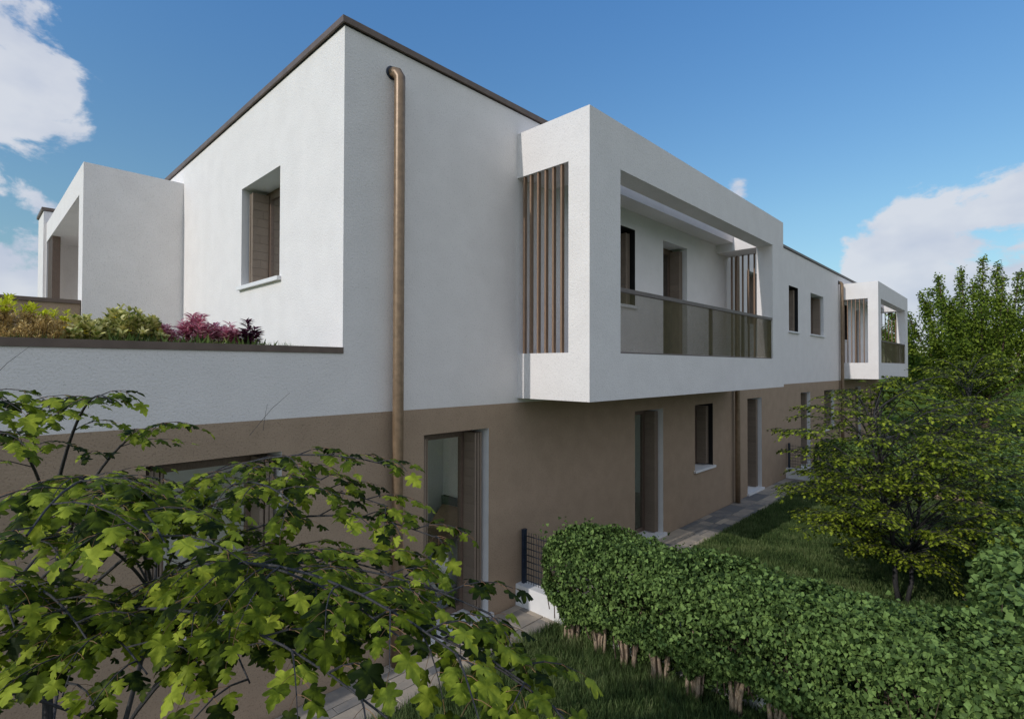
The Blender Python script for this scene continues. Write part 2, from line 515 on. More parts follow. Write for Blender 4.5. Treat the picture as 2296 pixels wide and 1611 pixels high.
if extra.v:
    tag(extra.build('far_paving', M_STONE, path), kind='stuff')

# ------------------------------------------------------------------ the building
B = thing('apartment_building', 'long two-storey building with white render above brown render and framed balconies', 'building')
def wall_sheet(mb, u0, u1, v0, v1, holes, fn):
    us = sorted({u0, u1, *[h[0] for h in holes], *[h[1] for h in holes]})
    vs_ = sorted({v0, v1, *[h[2] for h in holes], *[h[3] for h in holes]})
    us = [u for u in us if u0 <= u <= u1]; vs_ = [v for v in vs_ if v0 <= v <= v1]
    for a, b in zip(us, us[1:]):
        for c, d in zip(vs_, vs_[1:]):
            mu, mv = (a + b) / 2, (c + d) / 2
            if any(h[0] < mu < h[1] and h[2] < mv < h[3] for h in holes): continue
            mb.poly([fn(a, c), fn(b, c), fn(b, d), fn(a, d)])
FR = lambda u, v: (u, 0.0, v)
ground_holes = [(-1.60, -.58, .98, 2.34), (.98, 1.97, .03, 2.34), (5.42, 6.41, .03, 2.34), (7.73, 8.60, 1.0, 2.33), (10.59, 11.56, .03, 2.34),
                (14.89, 15.88, .03, 2.34), (17.52, 18.85, 1.0, 2.33), (22.16, 23.16, .03, 2.34)]
upper_holes = [(4.45, 5.43, 4.13, 5.45), (6.42, 7.40, 3.03, 5.45), (10.59, 11.50, 4.14, 5.45), (13.80, 14.67, 4.13, 5.45), (15.98, 17.50, 4.14, 5.46),
               (20.05, 20.96, 4.13, 5.46), (22.14, 23.13, 3.03, 5.46)]
w = MB(); wall_sheet(w, -4.4, 27.0, -.05, 2.63, ground_holes, FR)
tag(w.build('lower_wall', M_BROWN, B), label='brown rendered ground floor wall')
w = MB()
wall_sheet(w, -4.4, 0.0, 2.63, 3.225, [], FR)
wall_sheet(w, 0.0, 27.0, 2.63, 6.45, upper_holes, FR)
tag(w.build('upper_wall', M_WHITE, B), label='white rendered upper wall in shade')
# the sunlit side wall of the upper storey and the block behind
side_hole = (1.50, 2.73, 4.14, 5.46)
w = MB(); wall_sheet(w, 0.0, 10.48, 3.0, 6.45, [side_hole], lambda u, v: (0.0, 10.48 - (u) if False else u, v))
w.f = [tuple(reversed(f)) for f in w.f]
tag(w.build('side_wall', M_WHITE, B), label='sunlit white side wall above the terrace')
w = MB().box(-1.38, 0.0, 10.48, 11.6, 3.0, 6.45)
w.build('rear_block', M_WHITE, B)
# back / far walls, floors, roof
w = MB()
w.box(0.02, 26.98, .02, 11.5, 6.30, 6.40)
w.build('roof', M_ROOF, B)
w = MB(); w.box(26.9, 27.0, .01, 11.5, -.05, 6.44); wall_sheet(w, -4.3, 26.9, -.05, 3.0, [(-4, 12, .1, 2.6), (14, 25, .1, 2.6)], lambda u, v: (u, 11.45, v)); w.box(0.1, 26.9, 11.4, 11.5, 3.0, 6.29)  # unseen rear openings added to light the inner rooms
w.build('rear_wall', M_WHITE, B)
w = MB(); w.box(-4.35, -.005, .225, 1.30, 2.66, 3.195); w.box(-4.35, -4.0, 1.30, 2.2, 2.66, 3.195); w.box(-2.5, -.005, 1.30, 2.2, 2.66, 3.195); w.box(-4.35, -.005, 2.2, 5.46, 2.66, 3.195); w.box(-4.35, -.005, .02, .22, 2.66, 3.12)  # slab left open over the room, added to let daylight in
w.build('terrace_slab', M_SOIL, B)
w = MB(); w.box(.36, 26.8, .36, 11.3, 2.70, 2.98)
w.build('intermediate_floor', M_INT, B)
# inner faces of the front wall
w = MB()
INN = lambda u, v: (u, .425, v)
wall_sheet(w, -4.3, 26.9, -.02, 2.66, [(a, b, c if c > .1 else -.02, d) for a, b, c, d in ground_holes], INN)
wall_sheet(w, .3, 26.9, 2.98, 6.28, [(a, b, max(c, 2.981), d) for a, b, c, d in upper_holes], INN)
w.build('inner_wall', M_INT, B)
w = MB(); wall_sheet(w, .36, 11.3, 2.98, 6.28, [side_hole], lambda u, v: (.425, u, v)); w.build('inner_wall', M_INT, B)
# ground-floor rooms
w = MB()
w.box(-4.3, 26.8, .37, 11.3, -.04, .012); w.build('interior_floor', M_FLOOR, B)
w = MB()
w.box(3.03, 3.13, .37, 4.6, .014, 2.655)            # wall behind the bed head
wall_sheet(w, -4.3, 3.03, .013, 2.65, [(-4.2, -1.9, .014, 2.5), (.45, 2.3, .014, 2.5)], lambda u, v: (u, 2.22, v))  # openings out of view, added to bring light to the bedroom
w.box(9.0, 9.1, .37, 4.6, .014, 2.655)
wall_sheet(w, 3.13, 9.0, .013, 2.65, [(3.4, 8.3, .013, 2.5)], lambda u, v: (u, 4.6, v))  # opening added to brighten the second room
w.build('partition_wall', M_INT, B)
w = MB(); wall_sheet(w, 0, 2.22, 0.0, 2.66, [(.38, 2.15, .05, 2.6)], lambda u, v: (-4.35, u, v))  # unseen end openings added so the sun lights the room
wall_sheet(w, 2.22, 11.4, 0.0, 3.0, [(2.4, 10.5, .05, 2.6)], lambda u, v: (-4.35, u, v)); w.build('end_wall', M_BROWN, B)
# copings
w = MB()
w.box(-.035, 27.03, -.035, .22, 6.462, 6.525)
w.box(-.035, .22, .22, 10.44, 6.462, 6.525)
w.box(-1.415, .2, 10.445, 11.6, 6.462, 6.525)
tag(w.build('roof_coping', M_COPING, B), label='dark brown metal coping along the roof edge')
w = MB(); w.box(-.012, 26.99, -.004, .18, 6.449, 6.4615); w.box(-.006, .18, .18, 10.44, 6.449, 6.4615); w.build('coping_gap', M_BLACK, B)  # black strip painted as the shadow under the coping
w = MB(); w.box(-4.4, .004, -.012, .26, 3.226, 3.285)
w.build('terrace_coping', M_COPING, B)
w = MB(); w.box(-4.4, -.005, .005, .22, 3.121, 3.225); w.build('terrace_kerb', M_WHITE, B)
# brown parapet of the next terrace
w = MB(); w.box(-4.4, -1.335, 5.5, 5.7, 2.66, 4.03); w.build('parapet', M_BROWN, B)
w = MB(); w.box(-4.4, -1.336, 5.47, 5.73, 4.031, 4.088); w.build('parapet_coping', M_COPING, B)
w = MB(); w.box(-4.35, -1.4, 5.71, 11.4, 3.0, 3.1); w.build('terrace_slab', M_ROOF, B)

def window_unit(fn, u0, u1, z0, z1, door=False, reveal=M_SMOOTH, glass=M_GLASS, boards=True, left_stack=True, flip=False, wood=M_WOOD, hidden=False):
    """fn(u, d, z): u along wall, d into the wall. Children of the building: frame with pane, reveal, sill; shutters with boards"""
    def mk(): 
        return MB()
    D = .42
    nm = 'door' if door else 'window'
    fr = mk()
    a, b, fd, sa, sb = .055, .06, .315, .09, .10
    zz = z0
    fr.box(u0, u0 + sa, fd, fd + .08, zz, z1, fn); fr.box(u1 - sa, u1, fd, fd + .08, zz, z1, fn)
    fr.box(u0 + sa, u1 - sa, fd, fd + .08, z1 - a, z1, fn); fr.box(u0 + sa, u1 - sa, fd, fd + .08, zz, zz + .03, fn)
    i0, i1 = u0 + sa, u1 - sa
    j0, j1 = zz + .03, z1 - a
    fr.box(i0, i0 + sb, fd - .012, fd + .05, j0, j1, fn); fr.box(i1 - sb, i1, fd - .012, fd + .05, j0, j1, fn)
    fr.box(i0 + sb, i1 - sb, fd - .012, fd + .05, j1 - b, j1, fn); fr.box(i0 + sb, i1 - sb, fd - .012, fd + .05, j0, j0 + b * 1.3, fn)
    frame = fr.build(nm, M_FRAME, B)
    p = mk(); p.box(i0 + sb - .004, i1 - sb + .004, fd + .012, fd + .020, j0 + b, j1 - b + .004, fn); p.build('pane', glass, frame)
    h = mk(); hu = i0 + sb * .5
    h.box(hu - .012, hu + .012, fd - .045, fd - .015, (z0 + z1) / 2 - .06, (z0 + z1) / 2 + .06, fn); h.build('handle', M_RAIL, frame)
    rv = mk()
    if door:
        zb = z0
    else:
        zb = z0
    def q(pts): rv.poly([fn(*t) for t in pts])
    q([(u0, .0005, zb), (u0, D, zb), (u0, D, z1), (u0, .0005, z1)])
    q([(u1, D, zb), (u1, .0005, zb), (u1, .0005, z1), (u1, D, z1)])
    q([(u0, .0005, z1), (u0, D, z1), (u1, D, z1), (u1, .0005, z1)])
    q([(u0, .0005, zb), (u1, .0005, zb), (u1, D, zb), (u0, D, zb)])
    r = rv.build('reveal', reveal, frame)
    if reveal is M_BLACK: r['label'] = 'black side reveal'
    s = mk()
    if door: s.box(u0 - .05, u1 + .05, -.055, -.001, z0 - .03, z0 + .035, fn); s.box(u0 + .001, u1 - .001, -.001, .312, z0 + .001, z0 + .035, fn)
    else: s.box(u0 - .05, u1 + .05, -.05, -.001, z0 - .035, z0 + .012, fn); s.box(u0 + .001, u1 - .001, -.001, .312, z0 + .001, z0 + .012, fn)
    s.build('threshold' if door else 'sill', M_SMOOTH, frame)
    # folded shutters: three leaves on each side; the outermost shows its boards
    sz0, sz1 = z0 + .045, z1 - .055
    for sgn in ((1, -1) if left_stack else (1,)):
        e = (u1 if sgn > 0 else u0)
        st = mk()
        for k, (off, th) in enumerate(((.04, .028), (.076, .03), (.118, .012))):
            x0 = e - sgn * off; x1 = e - sgn * (off + th)
            st.box(min(x0, x1), max(x0, x1), .085 + .006 * k, .295, sz0 + .004 * k, sz1 - .004 * k, fn)
        sh = st.build('shutter', wood, B)
        if boards and (sgn > 0 or flip):
            xb0 = e - sgn * .1300; xb1 = e - sgn * (.1300 + .026)
            n = max(3, int((sz1 - sz0) / .107)); bh = (sz1 - sz0) / n
            for k in range(n):
                bb = mk(); j = R.uniform(-.0012, .0012)
                z_ = sz0 + k * bh
                cut = R.random()
                if cut < .3:
                    c = R.uniform(.13, .25)
                    bb.box(min(xb0, xb1) + j, max(xb0, xb1) + j, .085, c - .001, z_ + .0015, z_ + bh - .0015, fn)
                    bb.box(min(xb0, xb1) - j, max(xb0, xb1) - j, c + .001, .295, z_ + .0015, z_ + bh - .0015, fn)
                else:
                    bb.box(min(xb0, xb1) + j, max(xb0, xb1) + j, .085, .295, z_ + .0015, z_ + bh - .0015, fn)
                bb.build('board', wood, sh)
    return frame
F0 = lambda u, d, z: (u, d, z)
for i, (a, b, c, d) in enumerate(ground_holes):
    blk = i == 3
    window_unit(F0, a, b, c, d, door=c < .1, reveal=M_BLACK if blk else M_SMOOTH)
for i, (a, b, c, d) in enumerate(upper_holes):
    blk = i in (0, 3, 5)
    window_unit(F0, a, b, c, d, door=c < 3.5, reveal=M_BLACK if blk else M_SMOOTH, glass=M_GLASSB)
window_unit(lambda u, d, z: (d, u, z), *side_hole, glass=M_GLASSB, flip=True)

# framed balconies
SLAT_Y = (-.10, -.215, -.34, -.465, -.59, -.72)
slat_me = MB().box(0, .048, -.0135, .0135, 3.272, 5.578).mesh('slat', M_SLAT)
def balcony(x0, x1, ox0, ox1, lab):
    p = 1.155; t = .31
    m = MB()
    m.box(x0, x1, -p, 0, 2.69, 3.27) if False else None
    # lower ring
    m.box(x0, x1, -p, -p + t, 2.69, 3.27); m.box(x0, ox0, -p + t, -.0005, 2.69, 3.27); m.box(ox1, x1, -p + t, -.0005, 2.69, 3.27)
    m.box(ox0, ox1, -p + t, -.0005, 2.69, 3.02)
    # front piers
    m.box(x0, ox0, -p, -p + t, 3.27, 5.58); m.box(ox1, x1, -p, -p + t, 3.27, 5.58)
    # upper ring
    m.box(x0, x1, -p, -p + t, 5.58, 6.165); m.box(x0, ox0, -p + t, -.0005, 5.58, 6.165); m.box(ox1, x1, -p + t, -.0005, 5.58, 6.165)
    m.box(ox0, ox1, -.36, -.0005, 5.75, 6.165)
    # drop internal faces between touching boxes, keep what can be seen
    bal = m.build('balcony', M_WHITE, B)
    bal['label'] = lab
    for X in (x0 + .015, ox1 + .58):
        for y in SLAT_Y:
            s = obj('slat', slat_me, bal); s.location = (X, y, 0)
    return bal
balcony(2.48, 9.47, 3.14, 8.80, 'near framed balcony box with timber slats')
balcony(19.85, 26.6, 20.36, 25.92, 'far framed balcony box with timber slats')
def railing(ox0, ox1, fine):
    y = -1.115
    top = MB().box(ox0 + .002, ox1 - .002, y - .028, y + .028, 4.05, 4.10).build('balcony_railing', M_RAIL, B)
    MB().box(ox0 + .002, ox1 - .002, y - .015, y + .015, 3.272, 3.292).build('bottom_rail', M_RAIL, top)
    n = 4
    for k in range(n + 1):
        x = ox0 + .03 + (ox1 - ox0 - .06) * k / n
        MB().box(x - .025, x + .025, y + .006, y + .050, 3.292, 4.049).build('post', M_RAIL, top)
    # woven metal mesh: two families of slanting strips
    m = MB(); zb, zt = 3.294, 4.048; h = zt - zb
    step = .019 * fine; wd = (.0058 if fine < 1.5 else .0032) * fine
    x = ox0 - h
    yy = y - .010
    while x < ox1:
        for sg in (1, -1):
            a, bq = (x, x + h) if sg > 0 else (x + h, x)
            za, zc = zb, zt
            # clip to the opening
            pa, pb = a, bq
            def clip(xa, z_a, xb, z_b, lo, hi):
                if xa < lo and xb < lo or xa > hi and xb > hi: return None
                def f(xx): return z_a + (z_b - z_a) * (xx - xa) / (xb - xa)
                xs = [max(lo, min(hi, xa)), max(lo, min(hi, xb))]
                return xs[0], f(xs[0]), xs[1], f(xs[1])
            c = clip(pa, za, pb, zc, ox0 + .004, ox1 - .004)
            if c:
                xa, z1_, xb, z2_ = c
                o = yy + (.0012 if sg > 0 else -.0012)
                m.poly([(xa - wd / 2, o, z1_), (xa + wd / 2, o, z1_), (xb + wd / 2, o, z2_), (xb - wd / 2, o, z2_)])
                m.poly([(xa, o - .002, z1_), (xa, o + .002, z1_), (xb, o + .002, z2_), (xb, o - .002, z2_)])
        x += step
    tag(m.build('mesh_panel', M_MESH, top), kind='stuff')
railing(3.14, 8.80, 1.0)
railing(20.36, 25.92, 2.0)

# loggia box on the terrace
m = MB()
m.box(-1.33, -.0005, 5.42, 5.83, 3.0, 6.18)
m.box(-1.33, -.0005, 5.83, 10.479, 5.77, 6.18)
m.box(-1.33, -1.12, 5.83, 10.479, 3.0, 3.9)
m.box(-1.33, -1.12, 10.40, 10.479, 3.9, 5.77)
lg = m.build('loggia', M_WHITE, B)
lg['label'] = 'white loggia box on the terrace with open side'
sl2 = MB().box(0, .13, -.03, .03, 3.902, 5.768).mesh('slat', M_FRAME)
for k in range(6):
    s = obj('slat', sl2, lg); s.location = (-1.31, 9.62 + k * .135, 0)

# downpipes
for X in (.575, 9.72, 19.60):
    r = .057
    yc = -.098
    pts = [(X - .03, .02, 6.19), (X - .025, -.03, 6.19), (X - .012, -.07, 6.172), (X, yc, 6.12), (X, yc, 6.02)] + [(X, yc, z) for z in (5, 4, 3.2, 2.4, 1.6, .8, .02)]
    p = MB().tube(pts, r if X < 5 else .055, 20)
    dp = p.build('downpipe', M_PIPE, B, smooth=True)
    MB().tube([(X - .035, .001, 6.19), (X - .035, -.012, 6.19)], .070, 20).build('collar', M_NAVY, dp)

# ------------------------------------------------------------------ bed in the room behind the glass door
bed = thing('bed', 'low grey bed with a dark headboard behind the glass door', 'bed', (2.0, 1.3, .01))
def bedpart(mb, name, m): return attach(mb.build(name, m), bed)
bedpart(MB().box(.85, 2.95, .50, 2.15, .012, .26), 'bed_frame', M_HEAD)
bedpart(MB().box(2.96, 3.025, .45, 2.17, .012, .97), 'headboard', M_HEAD)
bedpart(MB().box(.9, 2.94, .53, 2.12, .262, .50), 'mattress', M_SHEET)
def cushion(name, loc, sx, sy, sz, tilt, label, m, rz=0):
    mb = MB(); n = 8
    for s in (1, -1):
        b = len(mb.v)
        for i in range(n + 1):
            for j in range(n + 1):
                u, v = i / n * 2 - 1, j / n * 2 - 1
                hgt = sz * (max(0, (1 - u ** 4)) * max(0, (1 - v ** 4))) ** .5
                mb.v.append((u * sx * (1 - .06 * v * v), v * sy * (1 - .06 * u * u), s * hgt))
        for i in range(n):
            for j in range(n):
                qd = (b + i * (n + 1) + j, b + (i + 1) * (n + 1) + j, b + (i + 1) * (n + 1) + j + 1, b + i * (n + 1) + j + 1)
                mb.f.append(qd if s > 0 else tuple(reversed(qd)))
    o = mb.build(name, m, smooth=True)
    o.location = loc; o.rotation_euler = (0, tilt, rz)
    return tag(o, label, 'pillow')
cushion('pillow', (2.72, 1.72, .70), .24, .33, .075, -.85, 'brown pillow leaning on the dark headboard', M_PILLOW)
cushion('pillow', (2.30, 1.55, .575), .26, .30, .07, 0, 'brown pillow lying flat on the grey bed cover', M_PILLOW, .2)
cushion('pillow', (2.82, 1.65, .66), .25, .40, .07, -.95, 'grey pillow behind the brown ones at the headboard', M_SHEET)

# ------------------------------------------------------------------ garden fences
def fence(X, y1, where):
    f = thing('garden_fence', 'navy wire fence on low white wall %s' % where, 'fence', (X, -2.5, 0), 'wire fences on low white walls')
    f['label'] = 'navy wire fence on low white wall %s' % where
    attach(MB().box(X - .10, X + .10, y1, -.002, -.03, .28).build('low_wall', M_SMOOTH), f)
    y = -.06
    while y > y1 + .3:
        attach(MB().box(X - .03, X + .03, y - .02, y + .02, .281, .965).build('post', M_NAVY), f)
        attach(MB().box(X - .033, X + .033, y - .023, y + .023, .966, .978).build('post_cap', M_NAVY), f)
        y -= 2.2
    m = MB()
    yy = -.10
    while yy > y1:
        m.box(X - .0025, X + .0025, yy - .0025, yy + .0025, .285, .95); yy -= .042
    for k in range(8):
        z = .325 + k * .082
        for dx in (-.0065, .0065):
            m.box(X + dx - .003, X + dx + .003, y1, -.085, z - .003, z + .003)
    tag(attach(m.build('wire_panel', M_WIRE), f), kind='stuff')
fence(2.56, -4.75, 'beside the near ivy hedge')
fence(13.56, -4.75, 'behind the far ivy hedge and the lawn tree')

# ------------------------------------------------------------------ hedges
def fbm(x, y, s):
    return (np.sin(x * 3.1 + s) * np.cos(y * 2.7 + s * 1.7) + .6 * np.sin(x * 6.3 + y * 5.1 + s * 2.3) + .35 * np.sin(x * 13 - y * 11 + s)) / 1.95
def hedge_points(n, L, hw, z0, z1, seed, depth=.13):
    """points on and just under the skin of a hedge lying along local x from 0 to L; returns pos, normal"""
    rng = np.random.default_rng(seed)
    x = rng.random(n) * L
    # superellipse section
    th = rng.random(n) * 2 * math.pi
    c, s = np.cos(th), np.sin(th)
    e = .62
    py = hw * np.sign(c) * np.abs(c) ** e
    zc, hz = (z0 + z1) / 2, (z1 - z0) / 2
    pz = hz * np.sign(s) * np.abs(s) ** e
    ny = np.sign(c) * np.abs(c) ** (2 - e) / hw
    nz_ = np.sign(s) * np.abs(s) ** (2 - e) / hz
    # rounded ends
    endd = np.minimum(x, L - x)
    k = np.clip(endd / .35, 0, 1)
    shrink = np.sqrt(np.clip(1 - (1 - k) ** 2, 0, 1)) * .75 + .25
    lump = 1 + .11 * fbm(x * 1.3, th * 1.4, seed) + .09 * fbm(x * 3.3, th * 3, seed + 5)
    inn = 1 - np.minimum(rng.exponential(depth, n), .6) * 1.0
    f = shrink * lump * inn
    pos = np.stack([x, py * f, zc + pz * f * (1 + 0 * x)], 1)
    nx = np.where(x < .35, -(1 - k) * 2.2, np.where(x > L - .35, (1 - k) * 2.2, 0)) * .8
    nor = np.stack([nx * np.hypot(ny, nz_), ny, nz_], 1)
    nor /= np.linalg.norm(nor, axis=1, keepdims=True)
    zf = np.clip((pos[:, 2] - z0) / max(.35 * (z1 - z0), .01), 0, 1)
    pos[:, 2] -= np.where(pos[:, 1] > 0, (1 - zf) * .24, 0)
    pos[:, 2] += (1 - zf) * (.11 * fbm(x * 2.3, x * .7, seed + 2) + .02)
    pos[:, 2] += np.where(pos[:, 2] > zc, .045 * fbm(x * 2.1, pos[:, 1] * 2, seed + 9), 0)
    pos[:, 1] *= .60 + .40 * zf
    return pos, nor
def leaf_frames(nor, rng, up=.35, jit=.55, droop=.7):
    n = len(nor)
    uz = nor + np.array([0, 0, up]) + rng.normal(0, jit, (n, 3))
    uz /= np.linalg.norm(uz, axis=1, keepdims=True)
    ux = rng.normal(0, .7, (n, 3)) + np.array([0, 0, -droop]) + nor * .4
    return ux, uz
def hedge(name, origin, axis, L, hw, z0, z1, n, size, label, seed, proto, leaves=0, sprigs=0, stems=True, parts=None, ztop=None):
    h = thing(name, label, 'hedge', origin, 'ivy hedges round the gardens')
    ax = Vector(axis).normalized(); ay = Vector((-ax.y, ax.x, 0))
    Rm = np.array([[ax.x, ay.x, 0], [ax.y, ay.y, 0], [0, 0, 1]])
    O = np.array([origin[0], origin[1], 0])
    pos, nor = hedge_points(n, L, hw, z0, z1, seed)
    rng = np.random.default_rng(seed + 1)
    # sprigs that stand out
    sp, sn = [], []
    for k in range(sprigs):
        x = rng.random() * L; a = rng.uniform(.15, .85) * math.pi
        base = np.array([x, hw * math.cos(a) * .9, (z0 + z1) / 2 + (z1 - z0) / 2 * (abs(math.sin(a)) ** .62) * .95])
        d = np.array([rng.normal(0, .5), math.cos(a), math.sin(a) + .4]); d /= np.linalg.norm(d)
        for j in range(rng.integers(6, 13)):
            sp.append(base + d * rng.uniform(-.03, .10) + rng.normal(0, .028, 3)); sn.append(d)
    if sp:
        pos = np.vstack([pos, np.array(sp)]); nor = np.vstack([nor, np.array(sn)])
    pos = pos @ Rm.T + O; nor = nor @ Rm.T
    pos[:, 2] = np.maximum(pos[:, 2], .04)
    ux, uz = leaf_frames(nor, rng, .35, .7, .6)
    sz = size * rng.uniform(.65, 1.25, len(pos))
    rn = rng.random(len(pos))
    if leaves:
        dist = np.linalg.norm(pos - np.array(CAM), axis=1)
        facing = np.sum(nor * (np.array(CAM) - pos), axis=1) > 0
        # in the frame
        rel = pos - np.array(CAM)
        dz = rel @ np.array(FWD); dx = rel @ np.array(RIGHT); dy = rel @ np.array(UP)
        vis = (dz > .3) & (np.abs(dx / dz) < .95) & (np.abs(dy / dz) < .66)
        score = np.where(facing & vis, sz / dist, 0)
        idx = np.argsort(-score)[:leaves]
        protos = [MB() for _ in range(1)]
        lm = MB(); lm.v = [tuple(v) for v in proto[0]]; lm.f = [tuple(f) for f in proto[1]]
        me = lm.mesh('leaf', L_HEDGE_O)
        for i in idx:
            place_leaf(me, pos[i], ux[i], uz[i], sz[i], h)
        keep = np.ones(len(pos), bool); keep[idx] = False
        pos, ux, uz, sz, rn = pos[keep], ux[keep], uz[keep], sz[keep], rn[keep]
    me = scatter('foliage', proto, pos, ux, uz, sz, L_HEDGE, rn)
    o = attach(obj('foliage', me), h); tag(o, kind='stuff')
    # inner twigs
    tw = MB()
    for k in range(int(L * 16)):
        x = rng.random() * L; y = rng.normal(0, hw * .5)
        a = Vector((x, y * .4, rng.uniform(.1, .4))); b = Vector((x + rng.normal(0, .12), y, rng.uniform(z0 + .3, z1 - .03)))
        c_ = a.lerp(b, .5) + Vector((rng.normal(0, .04), rng.normal(0, .04), 0))
        pts = [O + Rm @ np.array(q) for q in (a, c_, b)]
        tw.tube(pts, [.006, .004, .002], 4, False)
    attach(tw.build('twigs', M_TWIG), h)['kind'] = 'stuff'
    if stems:
        x = .25
        while x < L - .1:
            st = MB()
            for j in range(R.randint(8, 12)):
                a0 = R.uniform(0, 6.28); r0 = R.uniform(.0, .085)
                bx, by = x + r0 * math.cos(a0), -.0 + r0 * math.sin(a0)
                sp_ = R.uniform(.05, .20)
                tx, ty = x + sp_ * math.cos(a0) * 1.0, sp_ * math.sin(a0) * .8
                hgt = R.uniform(.38, .6); r = R.uniform(.009, .021)
                pts = [(bx, by, -.03), (bx + (tx - bx) * .15 + R.uniform(-.01, .01), by + (ty - by) * .15, hgt * .3), (bx + (tx - bx) * .55, by + (ty - by) * .5 + R.uniform(-.015, .015), hgt * .65), (tx, ty, hgt)]
                pts = [O + Rm @ np.array(q) for q in pts]
                st.tube(pts, [r * 1.5, r * 1.1, r * .85, r * .55], 8)
            attach(st.build('stem', M_STEM, smooth=True), h)
            x += R.uniform(.32, .40)
    return h
def place_leaf(me, p, ux, uz, s, parent):
    X = Vector(ux).normalized(); Z = Vector(uz); Z = (Z - X * Z.dot(X)).normalized(); Y = Z.cross(X)
    o = obj('leaf', me)
    o.matrix_world = Matrix(((X.x * s, Y.x * s, Z.x * s, p[0]), (X.y * s, Y.y * s, Z.y * s, p[1]), (X.z * s, Y.z * s, Z.z * s, p[2]), (0, 0, 0, 1)))
    o.parent = parent
    o.matrix_parent_inverse = Matrix.Translation(-Vector(parent.location))
    return o

hedge('ivy_hedge', (2.24, -.84, 0), (0, -1, 0), 4.65, .43, .33, 1.31, 74000, .034, 'thick ivy hedge in the foreground with brown stems beside the near wire fence', 3, ivy, leaves=300, sprigs=110)
hedge('ivy_hedge', (13.22, -.80, 0), (0, -1, 0), 4.2, .42, .24, 1.22, 16000, .055, 'ivy hedge crossing at the end of the lawn behind the small tree', 5, ivy_small, sprigs=20)
hedge('ivy_hedge', (2.75, -4.86, 0), (1, 0, 0), 10.8, .46, .06, 1.36, 26000, .060, 'ivy hedge along the outer edge of the lawn at the right side', 9, ivy_small, sprigs=30, stems=False)
hedge('ivy_hedge', (14.0, -4.86, 0), (1, 0, 0), 12.5, .46, .06, 1.36, 10000, .090, 'outer ivy hedge of the next garden beyond the crossing hedge', 12, ivy_small, sprigs=20, stems=False)

# ------------------------------------------------------------------ grass
def grass(name, label, x0, x1, y0, y1, dens, hgt, wid, seed):
    rng = np.random.default_rng(seed)
    n = int((x1 - x0) * (y1 - y0) * dens)
    x = rng.uniform(x0, x1, n); y = rng.uniform(y0, y1, n)
    cl = fbm(x * 2.2, y * 2.2, seed)
    h = hgt * (.75 + .35 * cl + rng.uniform(-.25, .35, n)); h = np.maximum(h, .02)
    a = rng.uniform(0, 2 * math.pi, n); lean = rng.uniform(.1, .55, n) * h
    d = np.stack([np.cos(a), np.sin(a)], 1)
    b = rng.uniform(0, 2 * math.pi, n); w = np.stack([np.cos(b), np.sin(b)], 1) * (wid * rng.uniform(.6, 1.3, n))[:, None] / 2
    base = np.stack([x, y], 1)
    V = np.zeros((n, 5, 3))
    V[:, 0, :2] = base - w; V[:, 1, :2] = base + w
    mid = base + d * (lean * .35)[:, None]
    V[:, 2, :2] = mid + w * .7; V[:, 3, :2] = mid - w * .7; V[:, 2, 2] = h * .58; V[:, 3, 2] = h * .58
    V[:, 4, :2] = base + d * lean[:, None]; V[:, 4, 2] = h
    V[:, 0, 2] = V[:, 1, 2] = -.012
    off = (np.arange(n) * 5)[:, None]
    F = np.concatenate([off + np.array([[0, 1, 2]]), off + np.array([[0, 2, 3]]), off + np.array([[3, 2, 4]])], 1).reshape(-1)
    rn = np.clip(.45 + .22 * cl + rng.normal(0, .2, n), 0, 1)
    me = npmesh(name, V.reshape(-1, 3), F, 3, L_GRASS, np.repeat(rn, 5))
    return tag(obj(name, me), label, 'grass', kind='stuff')
grass('lawn_grass', 'long dark green grass in front of the near hedge', -3.2, 2.40, -4.6, -.70, 6500, .125, .0070, 21)
grass('lawn_grass', 'sunlit lawn between the two hedges with a small tree on it', 2.70, 13.4, -4.5, -.70, 3800, .085, .0090, 22)
grass('lawn_grass', 'grass of the farther garden behind the crossing hedge', 13.7, 27.0, -5.0, -.70, 900, .09, .014, 23)

